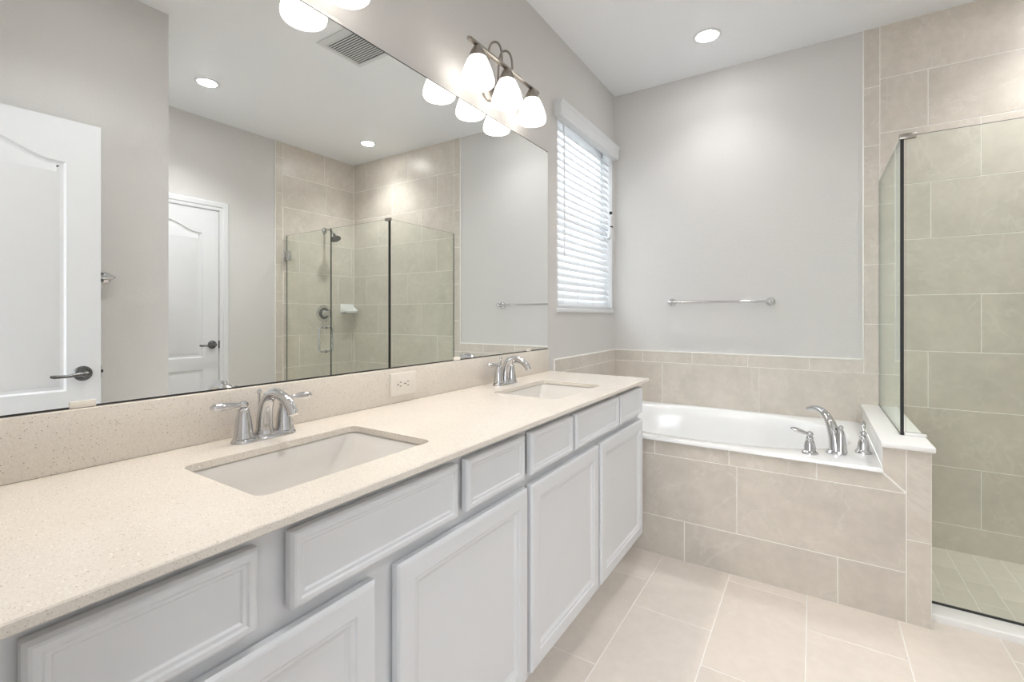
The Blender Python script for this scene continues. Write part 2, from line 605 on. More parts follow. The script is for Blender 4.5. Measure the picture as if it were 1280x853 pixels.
# --- low tiled wall between tub and shower, and the tub front
half = structure(MB().box((1.442, YT+TILE_TH, -0.1), (1.572-TILE_TH, L, 0.660)).build('wall_low', M['grout'], smooth=False))
def on_front(u, v, w_): return (u, YT+TILE_TH-w_, v)
def on_hw(u, v, w_): return (1.572-TILE_TH+w_, u, v)
tile_panel('tile_front', half, M['tile'], [(1.499, 0.0, 1.572, 0.318), (1.499, 0.318, 1.572, 0.66)], on_front,
           bed=[(1.499, 0.0, 1.572, 0.66), (1.442, 0.5606, 1.499, 0.66)], polys=[[(1.4265, 0.5645), (1.499, 0.4965), (1.499, 0.66), (1.4265, 0.66)]])
tile_panel('tile_side', half, M['tile'], rows_of_tiles(YT+0.002, L-0.007, [-0.037, 0.1015, 0.3955, 0.66], [2.6, 2.9, 2.7]), on_hw,
           bed=[(YT+TILE_TH, -0.037, L, 0.66)])
MB().box((1.430, YT+0.004, 0.575), (1.4425, L-0.008, 0.660), 0.001).build('side_cladding', M['white_solid'], half)
MB().box((1.4225, YT-0.016, 0.660), (1.582, L-0.0075, 0.681), 0.004, 3).build('ledge_cap', M['white_solid'], half)

apron = structure(MB().box((0.0, YT+TILE_TH, -0.1), (1.442, YT+0.05, 0.556)).build('wall_tub_front', M['grout'], smooth=False))
rects = [(0.0, 0.4917, 0.215, 0.5605), (0.215, 0.4917, 0.548, 0.5605), (0.548, 0.4917, 0.881, 0.5605), (0.881, 0.4917, 1.214, 0.5605)]
for a, b in ((0.0, 0.324), (0.324, 0.914), (0.914, 1.499)): rects.append((a, 0.1902, b, 0.4917))
for a, b in ((0.0, 0.098), (0.098, 0.688), (0.688, 1.285), (1.285, 1.499)): rects.append((a, 0.0, b, 0.1902))
tile_panel('tile_front', apron, M['tile'], rects, on_front, bed=[(0.0, 0.0, 1.499, 0.5605)],
           polys=[[(1.214, 0.4917), (1.499, 0.4917), (1.4265, 0.5605), (1.214, 0.5605)]])

# shower curb
curb = structure(MB().box((1.5725, 2.376, -0.05), (XR-0.008, 2.49, 0.026), 0.006, 3).build('trim_1', M['white_solid']))

# ------------------------------------------------------------------ window and blind
win = empty_structure('window_1', (-0.1, (WY0+WY1)/2, WZ0))
mb = MB()
f = 0.045
for a, b in (((-0.115, WY0, WZ0), (-0.075, WY0+f, WZ1)), ((-0.115, WY1-f, WZ0), (-0.075, WY1, WZ1)),
             ((-0.115, WY0+f, WZ0), (-0.075, WY1-f, WZ0+f)), ((-0.115, WY0+f, WZ1-f), (-0.075, WY1-f, WZ1)),
             ((-0.110, WY0+f, 1.755), (-0.080, WY1-f, 1.79))):
    mb.box(a, b, 0.003)
mb.build('window_frame', M['white_paint'], win)
MB().box((-0.098, WY0+f, WZ0+f), (-0.094, WY1-f, WZ1-f)).build('window_pane', M['pane'], win, smooth=False)
mb = MB()
mb.box((-0.075, WY0, WZ0-0.001), (0.012, WY1+0.006, WZ0+0.008), 0.002)
mb.box((0.0, WY0-0.012, WZ0-0.018), (0.013, WY1+0.010, WZ0+0.006), 0.003)
mb.box((-0.075, WY1-0.004, WZ0), (0.003, WY1+0.008, WZ1), 0.002)
mb.box((-0.075, WY0-0.006, WZ0), (0.003, WY0+0.004, WZ1), 0.002)
mb.build('window_sill', M['white_paint'], win)

blind = thing('window_blind', (0.0, (WY0+WY1)/2, WZ0+0.01), 'white faux-wood slatted blind with valance hanging in the window above the tub', 'blind')
# valance: moulded front profile, with returns
prof = [(0.0, 2.268), (0.040, 2.268), (0.046, 2.276), (0.046, 2.330), (0.052, 2.342), (0.054, 2.356), (0.048, 2.360), (0.0, 2.360)]
MB().loft([[(p[0], 2.287, p[1]) for p in prof], [(p[0], 3.182, p[1]) for p in prof]]).build('valance', M['blind'], blind, angle=20)
mb = MB()
pitch = 0.0415; ns = 25; tilt = math.radians(60)
for i in range(ns):
    zc = 2.245 - i*pitch
    cx = -0.030
    W2 = 0.025
    prof = []
    for s, t in ((-1, -0.0013), (-0.5, 0.0009), (0, 0.0016), (0.5, 0.0009), (1, -0.0013), (1, -0.0038), (0.5, -0.0016), (0, -0.0009), (-0.5, -0.0016), (-1, -0.0038)):
        a = s*W2
        # room edge low, window edge high
        prof.append((cx + a*math.cos(tilt) + t*math.sin(tilt), zc - a*math.sin(tilt) + t*math.cos(tilt)))
    mb.loft([[(p[0], WY0+0.008, p[1]) for p in prof], [(p[0], WY1-0.010, p[1]) for p in prof]])
mb.build('slats', M['blind'], blind)
MB().box((-0.055, WY0+0.007, WZ0+0.010), (-0.006, WY1-0.009, WZ0+0.026), 0.003).build('bottom_rail', M['blind'], blind)
for yy in (WY0+0.10, WY0+0.30, WY1-0.30, WY1-0.10):
    mb = MB()
    for xx in (-0.012, -0.048):
        mb.tube([(xx, yy, 2.27), (xx, yy, WZ0+0.02)], 0.0009, 6)
    mb.build('ladder_cord', M['white_paint'], blind)
mb = MB()
mb.tube([(0.004, 2.405, 2.268), (0.006, 2.405, 1.9), (0.006, 2.405, 1.53)], 0.0042, 8)
mb.tube([(0.006, 2.405, 1.535), (0.006, 2.405, 1.525), (0.006, 2.405, 1.50)], [0.0045, 0.006, 0.003], 8)
mb.build('tilt_wand', M['white_paint'], blind)
mb = MB()
for dy, zb in ((-0.004, 1.86), (0.004, 1.83)):
    mb.tube([(0.006, 3.118+dy, 2.268), (0.008, 3.118+dy, zb)], 0.0014, 6)
mb.tube([(0.010, 3.112, 1.86), (0.012, 3.108, 1.79), (0.010, 3.098, 1.735), (0.009, 3.080, 1.70), (0.009, 3.062, 1.705)], [0.010, 0.012, 0.014, 0.012, 0.004], 10)
lc = mb.build('lift_cord', M['white_paint'], blind)
for a_, b_ in (((0.006, 3.100, 1.875), (0.022, 3.118, 1.893)), ((0.012, 3.095, 1.782), (0.026, 3.125, 1.792))):
    MB().box(a_, b_, 0.002).build('cord_clip', M['dark'], lc)

# ------------------------------------------------------------------ doors (both seen only in the mirror)
def inset_loop(pts, d):
    m = len(pts); out = []
    for i in range(m):
        p = Vector(pts[i]); a = (p - Vector(pts[i-1])).normalized(); b = (Vector(pts[(i+1) % m]) - p).normalized()
        k = Vector((-a.y, a.x)) + Vector((-b.y, b.x))
        k = k/max(0.25, k.dot(Vector((-a.y, a.x))))
        out.append(tuple(p + k*d))
    return out

def door_leaf(width, height, th):
    """local coords: u along width from hinge, v up, w out of the front face"""
    st = 0.115
    lower = [(st, 0.24), (width-st, 0.24), (width-st, 0.735), (st, 0.735)]
    up = [(st, 0.83), (width-st, 0.83), (width-st, height-0.185)]
    n = 18
    for i in range(1, n):
        s = i/n
        t = 1-abs(2*s-1)
        t = max(0, (t-0.12)/0.88)
        up.append((width-st - (width-2*st)*s, height-0.185 + 0.075*math.sin(t*PI/2)**2))
    up.append((st, height-0.185))
    outer = [(0, 0), (width, 0), (width, height), (0, height)]
    mb = MB()
    def emit(to3):
        loops = [outer, up, lower]
        flat = [p for l in loops for p in l]
        V = [mb.bm.verts.new(to3(p[0], p[1], 0)) for p in flat]
        for t in tessellate_polygon([[Vector((p[0], p[1], 0)) for p in l] for l in loops]):
            mb.face([V[i] for i in t])
        k = 4
        for l in (up, lower):
            rows = [V[k:k+len(l)]]; k += len(l)
            for d, wd in ((0.008, -0.007), (0.020, -0.008), (0.050, -0.0015)):
                rows.append([mb.bm.verts.new(to3(p[0], p[1], wd)) for p in inset_loop(l, d)])
            for a, b in zip(rows, rows[1:]):
                for i in range(len(a)):
                    j = (i+1) % len(a)
                    mb.face([a[i], a[j], b[j], b[i]])
            mb.face(rows[-1])
        Bk = [mb.bm.verts.new(to3(p[0], p[1], -th)) for p in outer]
        mb.face(list(reversed(Bk)))
        for i in range(4):
            j = (i+1) % 4
            mb.face([V[i], V[j], Bk[j], Bk[i]])
    return mb, emit

def lever_handle(parent, origin, out, along, mat):
    """origin on the door face"""
    o = Vector(origin); n = Vector(out); a = Vector(along)
    mb = MB()
    mb.lathe(o, [(0.033, 0), (0.033, 0.004), (0.028, 0.010), (0.014, 0.013), (0.012, 0.016)], n)
    mb.lathe(o + n*0.012, [(0.010, 0), (0.010, 0.035), (0.013, 0.040), (0.011, 0.050), (0.004, 0.054)], n)
    c = o + n*0.052
    up_ = Vector((0, 0, 1))
    mb.tube([c - a*0.006, c + a*0.02 + up_*0.001, c + a*0.06 - up_*0.004, c + a*0.10 - up_*0.003, c + a*0.112],
            [0.010, 0.009, 0.0065, 0.008, 0.006], 12)
    return mb.build('door_handle', mat, parent)

# closet door in the right wall
D2Y0, D2Y1 = 1.150, 1.885
d1 = empty_structure('door_1', (XR, (D2Y0+D2Y1)/2, 0), 'closed white two-panel arch-top door seen deep in the mirror', 'door')
wdt = D2Y1-D2Y0
mb, emit = door_leaf(wdt, 2.0, 0.010)
emit(lambda u, v, w_: (XR-0.012-w_, D2Y0+u, v+0.008))
mb.build('door_leaf', M['white_paint'], d1, angle=15)
lever_handle(d1, (XR-0.012, 1.838, 0.934), (-1, 0, 0), (0, -1, 0), M['dark_metal'])
MB().box((XR-0.016, D2Y1+0.001, 0.905), (XR-0.004, D2Y1+0.009, 0.965), 0.001).build('strike_plate', M['dark'], d1)
def casing(y0, y1, ztop, xw):
    """moulded casing around an opening on the wall x = xw, facing -x"""
    mb = MB()
    pr = [(0.0, 0.0), (0.0, 0.010), (0.010, 0.013), (0.022, 0.013), (0.030, 0.018), (0.062, 0.020), (0.068, 0.016), (0.068, 0.0)]
    loops = []
    for (yy, zz, sy, sz) in ((y0, 0.0, -1, 0), (y0, ztop, -1, 1), (y1, ztop, 1, 1), (y1, 0.0, 1, 0)):
        loops.append([(xw-h, yy+sy*d, zz+sz*d) for d, h in pr])
    mb.loft(loops, True, True)
    return mb
structure(casing(D2Y0-0.010, D2Y1+0.010, 2.018, XR).build('trim_2', M['white_paint'], angle=20))

# entry door leaf, open and standing out from the near wall
ang_y0, ang_y1 = 0.012, 0.768
x_h, x_e = 1.578, 1.532
d2 = empty_structure('door_2', (x_h, ang_y0, 0.0), 'open white two-panel arch-top door at the left edge of the mirror', 'door')
dirv = Vector((x_e-x_h, ang_y1-ang_y0, 0)); wl = dirv.length; dirv.normalize()
nrm = Vector((-dirv.y, dirv.x, 0))
mb, emit = door_leaf(wl, 2.013, 0.035)
emit(lambda u, v, w_: tuple(Vector((x_h, ang_y0, 0.010)) + dirv*u + nrm*w_ + Vector((0, 0, v))))
mb.build('door_leaf', M['white_paint'], d2, angle=15)
po = Vector((x_h, ang_y0, 0.912)) + dirv*(wl-0.062)
lever_handle(d2, po, nrm, -dirv, M['dark_metal'])
pl = Vector((x_h, ang_y0, 0.915)) + dirv*(wl-0.0005) - nrm*0.0175
MB().box((pl.x-0.010, pl.y, pl.z-0.028), (pl.x+0.010, pl.y+0.003, pl.z+0.028), 0.001).lathe((pl.x, pl.y, pl.z), [(0.008, 0), (0.007, 0.011)], (0, 1, 0), 12).build('latch', M['dark'], d2)
for zz in (0.2, 1.0, 1.8):
    MB().lathe((x_h+0.006, ang_y0-0.004, zz), [(0.006, 0), (0.006, 0.09)], (0, 0, 1), 10).build('hinge', M['dark_metal'], d2)

# ------------------------------------------------------------------ bathtub
TZ = 0.578
tub = thing('bathtub', (0.70, 2.76, 0.0), 'white oval drop-in bathtub in the tiled alcove under the window', 'bathtub')
mb = MB()
nseg = 96
def sup(cx, cy, a, b, z, e=2.3):
    pts = []
    for i in range(nseg):
        t = 2*PI*i/nseg
        c_, s_ = math.cos(t), math.sin(t)
        pts.append((cx + a*math.copysign(abs(c_)**(2/e), c_), cy + b*math.copysign(abs(s_)**(2/e), s_), z))
    return pts
def rect_ring(x0, y0, x1, y1, z, cx, cy):
    pts = []
    for i in range(nseg):
        t = 2*PI*i/nseg
        c_, s_ = math.cos(t), math.sin(t)
        k = min(((x1-cx) if c_ > 0 else (cx-x0))/max(1e-6, abs(c_)), ((y1-cy) if s_ > 0 else (cy-y0))/max(1e-6, abs(s_)))
        pts.append((cx+c_*k, cy+s_*k, z))
    return pts
cx, cy = 0.695, 2.765
x0, x1, y0, y1 = 0.0085, 1.4285, YT-0.014, L-0.008
def fix(p):   # snap the four ring corners
    for X, Y in ((x0, y0), (x1, y0), (x0, y1), (x1, y1)):
        j = min(range(nseg), key=lambda i: abs(math.atan2(math.sin(math.atan2(p[i][1]-cy, p[i][0]-cx)-math.atan2(Y-cy, X-cx)), math.cos(math.atan2(p[i][1]-cy, p[i][0]-cx)-math.atan2(Y-cy, X-cx)))))
        p[j] = (X + (0 if p[j][0] == p[j][0] else 0), Y, p[j][2])
    return p
R0 = fix(rect_ring(x0, y0, x1, y1, 0.5615, cx, cy))
R1 = fix(rect_ring(x0, y0, x1, y1, TZ-0.004, cx, cy))
R2 = [(cx+(p[0]-cx)*0.995, cy+(p[1]-cy)*0.993, TZ) for p in R1]
a, b = 0.655, 0.405
loops = [R0, R1, R2, sup(cx, cy, a+0.012, b+0.012, TZ), sup(cx, cy, a+0.004, b+0.004, TZ-0.003), sup(cx, cy, a-0.004, b-0.004, TZ-0.014),
         sup(cx, cy, a-0.022, b-0.020, TZ-0.075), sup(cx, cy, a-0.040, b-0.035, TZ-0.20), sup(cx+0.01, cy, a-0.085, b-0.07, TZ-0.33),
         sup(cx+0.02, cy, a-0.13, b-0.11, TZ-0.40), sup(cx+0.02, cy, a-0.20, b-0.17, TZ-0.435), sup(cx+0.02, cy, 0.02, 0.02, TZ-0.442)]
mb.loft(loops, False, True)
mb.build('basin', M['white_gloss'], tub, angle=50)
MB().lathe((1.05, 2.765, TZ-0.4425), [(0.03, 0), (0.03, 0.004), (0.022, 0.006), (0.0, 0.007)]).build('drain', M['chrome'], tub)
MB().lathe((1.319, 2.765, TZ-0.12), [(0.034, 0), (0.034, 0.006), (0.026, 0.010), (0.0, 0.011)], (-1, 0, 0.12)).build('overflow_plate', M['chrome'], tub)

# tub faucet (spout with two lever handles)
tf = thing('tub_faucet', (1.284, 2.434, TZ), 'chrome arched tub filler with two lever handles on the white deck corner', 'faucet')
def tub_handle(base, lev):
    b_ = Vector(base); lv = Vector(lev).normalized()
    mb = MB()
    mb.lathe(b_, [(0.031, 0), (0.031, 0.005), (0.0285, 0.009), (0.0235, 0.013), (0.022, 0.018), (0.0225, 0.028), (0.0185, 0.046), (0.0130, 0.058), (0.0145, 0.062), (0.0135, 0.068), (0.010, 0.073)], seg=28)
    mb.lathe(b_ + Vector((0, 0, 0.072)), [(0.004, 0), (0.0115, 0.004), (0.0138, 0.011), (0.0115, 0.018), (0.003, 0.023)], seg=20)
    h = mb.build('handle', M['chrome'], tf)
    c = b_ + Vector((0, 0, 0.082))
    MB().tube([c, c+lv*0.014+Vector((0, 0, 0.001)), c+lv*0.035+Vector((0, 0, 0.004)), c+lv*0.058+Vector((0, 0, 0.008)), c+lv*0.072+Vector((0, 0, 0.010))],
              [0.0065, 0.0065, 0.0095, 0.0105, 0.004], 14).build('lever', M['chrome'], h)
dirt = Vector((-0.62, 0.78, 0)).normalized()
tub_handle((1.189, 2.375, TZ), (-0.85, -0.15, 0.12))
tub_handle((1.383, 2.510, TZ), (0.05, 0.80, 0.40))
mb = MB()
bse = Vector((1.284, 2.434, TZ))
mb.lathe(bse, [(0.037, 0), (0.037, 0.005), (0.033, 0.010), (0.029, 0.015)], seg=28)
pts = bez(bse+Vector((0, 0, 0.008)), bse+Vector((0, 0, 0.11))+dirt*0.005, bse+dirt*0.055+Vector((0, 0, 0.205)), bse+dirt*0.165+Vector((0, 0, 0.158)), 18)
rad = [0.027 - 0.0165*(i/18)**0.9 for i in range(19)]
mb.tube(pts, rad, 18, up=(1, 0, 0))
mb.build('spout', M['chrome'], tf)
mb = MB()
bk = bse - dirt*0.010 + Vector((0.010, 0, 0))
mb.lathe(bk+Vector((0, 0, 0.008)), [(0.024, 0), (0.021, 0.03), (0.015, 0.080), (0.010, 0.094), (0.006, 0.100)], seg=18)
mb.lathe(bk+Vector((0, 0, 0.105)), [(0.003, 0), (0.009, 0.003), (0.0105, 0.009), (0.008, 0.015), (0.001, 0.019)], seg=16)
mb.build('diverter', M['chrome'], tf)

# ------------------------------------------------------------------ shower glass
XG, YG, ZG = 1.506, 2.468, 1.900
side = thing('glass_panel', (XG, (YG+L)/2, 0.681), 'clear glass shower panel standing on the white ledge between tub and shower', 'shower panel')
def pane_mesh(to3, outer, th):
    """glass faces slot 0, edges slot 1"""
    mb = MB()
    A = [mb.bm.verts.new(to3(u, v, 0)) for u, v in outer]; B = [mb.bm.verts.new(to3(u, v, th)) for u, v in outer]
    mb.face(A, 0); mb.face(list(reversed(B)), 0)
    for i in range(len(outer)):
        j = (i+1) % len(outer)
        mb.face([A[i], A[j], B[j], B[i]], 1)
    return mb
GM = [M['glass'], M['glass_edge']]
pane_mesh(lambda u, v, w_: (XG-0.004+w_, u, v), [(YG+0.006, 0.683), (L-0.009, 0.683), (L-0.009, ZG), (YG+0.006, ZG)], 0.008).build('pane', GM, side, smooth=False)
MB().box((XG-0.006, YG+0.004, 0.681), (XG+0.006, L-0.009, 0.6845)).build('bottom_seal', M['dark_metal'], side)
front = thing('glass_panel', (1.86, YG, 0.026), 'fixed front glass shower panel notched over the low tiled wall, black edge at its corner', 'shower panel')
XD = 2.215
pane_mesh(lambda u, v, w_: (u, YG-0.004+w_, v), [(XG+0.012, 0.695), (1.5845, 0.695), (1.5845, 0.030), (XD-0.004, 0.030), (XD-0.004, ZG), (XG+0.012, ZG)], 0.008).build('pane', GM, front, smooth=False)
MB().box((XG-0.005, YG-0.006, 0.682), (XG+0.006, YG+0.005, ZG-0.004)).build('corner_seal', M['black'], front)
MB().box((XG-0.010, YG-0.010, ZG-0.012), (XG+0.045, YG+0.010, ZG+0.010), 0.002).build('corner_clip', M['nickel'], front)
MB().box((1.5735, YG-0.006, 0.026), (XD-0.004, YG+0.006, 0.031)).build('bottom_channel', M['dark'], front)
MB().box((XG+0.007, YG-0.009, 0.681), (1.5815, YG+0.009, 0.6945), 0.001).build('ledge_channel', M['white_solid'], front)
sd = thing('shower_door', (XD, YG, 0.03), 'hinged clear glass shower door with chrome pull, seen in the mirror', 'shower door')
pane_mesh(lambda u, v, w_: (u, YG-0.004+w_, v), [(XD+0.002, 0.036), (XR-0.018, 0.036), (XR-0.018, ZG), (XD+0.002, ZG)], 0.008).build('pane', GM, sd, smooth=False)
for zz in (0.32, 1.71):
    mb = MB()
    mb.box((XR-0.066, YG-0.016, zz-0.045), (XR-0.012, YG+0.016, zz+0.045), 0.003)
    mb.box((XR-0.016, YG-0.025, zz-0.045), (XR-0.0075, YG+0.025, zz+0.045), 0.002)
    mb.build('hinge', M['chrome'], sd)
mb = MB()
xh = 2.285
for s in (-1, 1):
    y0_ = YG+s*0.004
    z0_, z1_ = 0.862, 1.066
    yo = YG+s*0.062
    pts = [(xh, y0_, z0_), (xh, yo-s*0.02, z0_)] + [(xh, yo-s*0.02+s*0.02*math.sin(t), z0_+0.02-0.02*math.cos(t)) for t in (0.4, 0.8, 1.2, PI/2)]
    pts += [(xh, yo, z1_-0.02)] + [(xh, yo-s*0.02+s*0.02*math.cos(t), z1_-0.02+0.02*math.sin(t)) for t in (0.4, 0.8, 1.2, PI/2)] + [(xh, y0_, z1_)]
    mb.tube(pts, 0.0085, 12)
    for zz in (z0_, z1_):
        mb.lathe((xh, y0_, zz), [(0.013, 0), (0.013, 0.004)], (0, s, 0), 16)
mb.build('pull_handle', M['chrome'], sd)

# shower head, valve and soap dish on the right wall (seen in the mirror)
XW = XR-TILE_TH
sh = thing('shower_fixture', (XW, 2.865, 2.004), 'chrome shower head on a bent arm high on the tiled shower wall', 'shower head')
mb = MB()
mb.lathe((XW, 2.865, 2.004), [(0.030, 0), (0.030, 0.004), (0.020, 0.012), (0.011, 0.016)], (-1, 0, 0))
mb.tube([(XW-0.004, 2.865, 2.004), (XW-0.05, 2.865, 2.010), (XW-0.09, 2.865, 2.002), (XW-0.13, 2.865, 1.975), (XW-0.15, 2.865, 1.955)], 0.010, 12)
mb.build('shower_arm', M['chrome'], sh)
MB().lathe((XW-0.148, 2.865, 1.960), [(0.012, 0), (0.014, 0.012), (0.013, 0.020), (0.022, 0.030), (0.046, 0.050), (0.050, 0.056), (0.048, 0.064), (0.0, 0.062)], (-0.45, 0, -0.89), 28).build('shower_head', M['dark_metal'], sh)
sv = thing('shower_valve', (XW, 2.856, 1.188), 'round chrome shower control on the tiled wall behind the glass door', 'shower control')
MB().lathe((XW, 2.856, 1.188), [(0.082, 0), (0.082, 0.003), (0.076, 0.009), (0.060, 0.010)], (-1, 0, 0), 40).build('escutcheon', M['chrome'], sv)
MB().lathe((XW-0.009, 2.856, 1.188), [(0.058, 0), (0.056, 0.004), (0.040, 0.006)], (-1, 0, 0), 40).build('bezel', M['dark_metal'], sv)
mb = MB()
mb.lathe((XW-0.014, 2.856, 1.188), [(0.036, 0), (0.034, 0.018), (0.026, 0.030), (0.024, 0.060), (0.020, 0.070), (0.0, 0.072)], (-1, 0, 0), 28)
mb.tube([(XW-0.062, 2.856, 1.188), (XW-0.070, 2.870, 1.184), (XW-0.074, 2.890, 1.178)], [0.012, 0.010, 0.007], 12)
mb.build('handle', M['chrome'], sv)
sp = thing('soap_dish', (XW, 3.13, 1.185), 'white ceramic soap dish set on the tiled wall in the shower corner', 'soap dish')
mb = MB()
mb.box((XW-0.012, 3.045, 1.185), (XW, 3.205, 1.285), 0.005, 3)
lp = []
for k_, (dx, dz) in enumerate(((0.0, 0.0), (0.075, 0.012), (0.085, 0.030), (0.078, 0.032), (0.070, 0.020), (0.0, 0.018))):
    lp.append((dx, dz))
mb.loft([[(XW-0.010-d, 3.05, 1.183+z_) for d, z_ in lp], [(XW-0.010-d, 3.20, 1.183+z_) for d, z_ in lp]])
for yy in (3.05, 3.192):
    mb.loft([[(XW-0.010-d, yy, 1.183+z_) for d, z_ in ((0, 0.004), (0.078, 0.014), (0.082, 0.030), (0, 0.085))], [(XW-0.010-d, yy+0.008, 1.183+z_) for d, z_ in ((0, 0.004), (0.078, 0.014), (0.082, 0.030), (0, 0.085))]])
mb.build('dish', M['white_gloss'], sp)

# ------------------------------------------------------------------ vanity cabinets
XF = 0.504      # face frame front
DOOR_P = [(0, 0), (0, 0.013), (0.004, 0.0185), (0.008, 0.020), (0.043, 0.020), (0.047, 0.0165), (0.054, 0.0155), (0.058, 0.0125), (0.064, 0.0105)]
DRAW_P = [(0, 0), (0, 0.013), (0.004, 0.0185), (0.007, 0.020), (0.014, 0.020), (0.017, 0.0170), (0.022, 0.0165), (0.025, 0.0135), (0.028, 0.0130)]
ZB = 0.125
def vanity(y0, y1, drawers, doors, label):
    t = thing('vanity_cabinet', ((0.02+XF)/2, (y0+y1)/2, 0.0), label, 'bathroom cabinet', 'vanity cabinets under the quartz top')
    mb = MB()
    mb.box((0.010, y0, ZB), (XF-0.019, y0+0.016, 0.853)); mb.box((0.010, y1-0.016, ZB), (XF-0.019, y1, 0.853))
    mb.box((0.010, y0+0.016, ZB), (XF-0.019, y1-0.016, ZB+0.016)); mb.box((0.010, y0+0.016, ZB+0.016), (0.018, y1-0.016, 0.853))
    outer = [(y0, ZB), (y1, ZB), (y1, 0.858), (y0, 0.858)]
    MBf = mb
    MBf.poly_prism(outer, [], lambda u, v, w_: (w_, u, v), XF-0.019, XF)
    mb.build('body', M['cabinet'], t, smooth=False)
    MB().box((0.010, y0, 0.0), (XF-0.075, y1, ZB)).build('toe_kick', M['cabinet'], t, smooth=False)
    for a, b in drawers:
        mb = MB(); profile_front(mb, a, b, 0.712, 0.834, XF+0.006, DRAW_P); mb.build('drawer_front', M['cabinet'], t, angle=12)
    for a, b in doors:
        mb = MB(); profile_front(mb, a, b, 0.146, 0.684, XF+0.006, DOOR_P); mb.build('door', M['cabinet'], t, angle=12)
    return t
vanity(0.012, 1.131, [(0.128, 0.369), (0.420, 0.822), (0.855, 1.114)], [(0.128, 0.585), (0.640, 1.127)],
       'pale grey vanity cabinet nearest the camera, under the left of the two sinks')
vanity(1.133, 2.182, [(1.149, 1.424), (1.447, 1.862), (1.884, 2.172)], [(1.149, 1.643), (1.668, 2.178)],
       'pale grey vanity cabinet at the tub end, under the right of the two sinks')

# quartz top with two sink cut-outs
SINKS = (0.618, 1.665)
CX1 = 0.5507
holes = [rrect(0.166, yc-0.205, 0.448, yc+0.205, 0.022) for yc in SINKS]
mb = MB()
outer = [(0.001, 0.002), (CX1-0.002, 0.002), (CX1-0.002, 2.197), (0.001, 2.197)]
outer2 = [(0.001, 0.002), (CX1, 0.002), (CX1, 2.199), (0.001, 2.199)]
rows = []
for pts, z_ in ((outer, ZC), (outer2, ZC-0.002), (outer2, ZC-0.013), (outer, ZC-0.015)):
    rows.append([mb.bm.verts.new((p[0], p[1], z_)) for p in pts])
for a_, b_ in zip(rows, rows[1:]):
    for i in range(4):
        j = (i+1) % 4
        mb.face([a_[i], a_[j], b_[j], b_[i]])
hv = [[[mb.bm.verts.new((p[0], p[1], z_)) for p in h] for z_ in (ZC, ZC-0.015)] for h in holes]
tri = tessellate_polygon([[Vector((p[0], p[1], 0)) for p in l] for l in [outer]+holes])
for lev in (0, 1):
    flatv = list(rows[0 if lev == 0 else -1]) + [v for h in hv for v in h[lev]]
    for t_ in tri:
        mb.face([flatv[i] for i in (t_ if lev == 0 else reversed(t_))])
for h in hv:
    n = len(h[0])
    for i in range(n):
        j = (i+1) % n
        mb.face([h[0][i], h[0][j], h[1][j], h[1][i]])
ct = mb.build('countertop', M['quartz'], smooth=False, at=(0.27, 1.1, ZC-0.015))
tag(ct, 'long cream speckled quartz countertop with two sink cut-outs', 'countertop')
bs = MB().box((0.001, 0.003, ZC+0.0005), (0.021, 2.192, 0.990), 0.0015).build('backsplash', M['quartz'], at=(0.01, 1.1, ZC))
tag(bs, 'low speckled quartz backsplash strip below the wall mirror', 'backsplash')

# sinks
def make_sink(yc, label):
    t = thing('sink', (0.307, yc, 0.72), label, 'sink', 'undermount sinks')
    mb = MB()
    zt = ZC-0.0155
    def ring(e, z_, r, ex=0.0):
        return [(p[0], p[1], z_) for p in rrect(0.166-e-ex, yc-0.205-e, 0.448+e+ex, yc+0.205+e, max(r, 0.004), 6)]
    def bowl(ex, ey, z_, r):
        return [(p[0], p[1], z_) for p in rrect(0.166+ex, yc-0.205+ey, 0.448-ex, yc+0.205-ey, r, 6)]
    loops = [ring(0.022, zt, 0.04), ring(0.004, zt, 0.026), ring(0.000, zt-0.005, 0.026), bowl(0.003, 0.028, zt-0.05, 0.03), bowl(0.010, 0.060, zt-0.095, 0.035),
             bowl(0.025, 0.085, zt-0.120, 0.045), bowl(0.050, 0.108, zt-0.131, 0.045), bowl(0.105, 0.160, zt-0.135, 0.015)]
    back = [ring(0.022, zt-0.012, 0.04), ring(0.010, zt-0.05, 0.04), ring(0.0, zt-0.10, 0.05), ring(-0.03, zt-0.14, 0.06), ring(-0.10, zt-0.148, 0.03)]
    mb.loft(list(reversed(back)) + loops, True, True)
    mb.build('bowl', M['porcelain'], t, angle=50)
    MB().lathe((0.307, yc, zt-0.1352), [(0.022, 0), (0.022, 0.003), (0.015, 0.004), (0.013, 0.002), (0.0, 0.002)]).build('drain', M['chrome'], t)
    return t
s0 = make_sink(SINKS[0], 'rectangular undermount sink nearer the camera, left of the wall outlet')
copy_tree(s0, (0.307, SINKS[1], 0.72), None, 'rectangular undermount sink at the tub end of the countertop, right of the outlet')

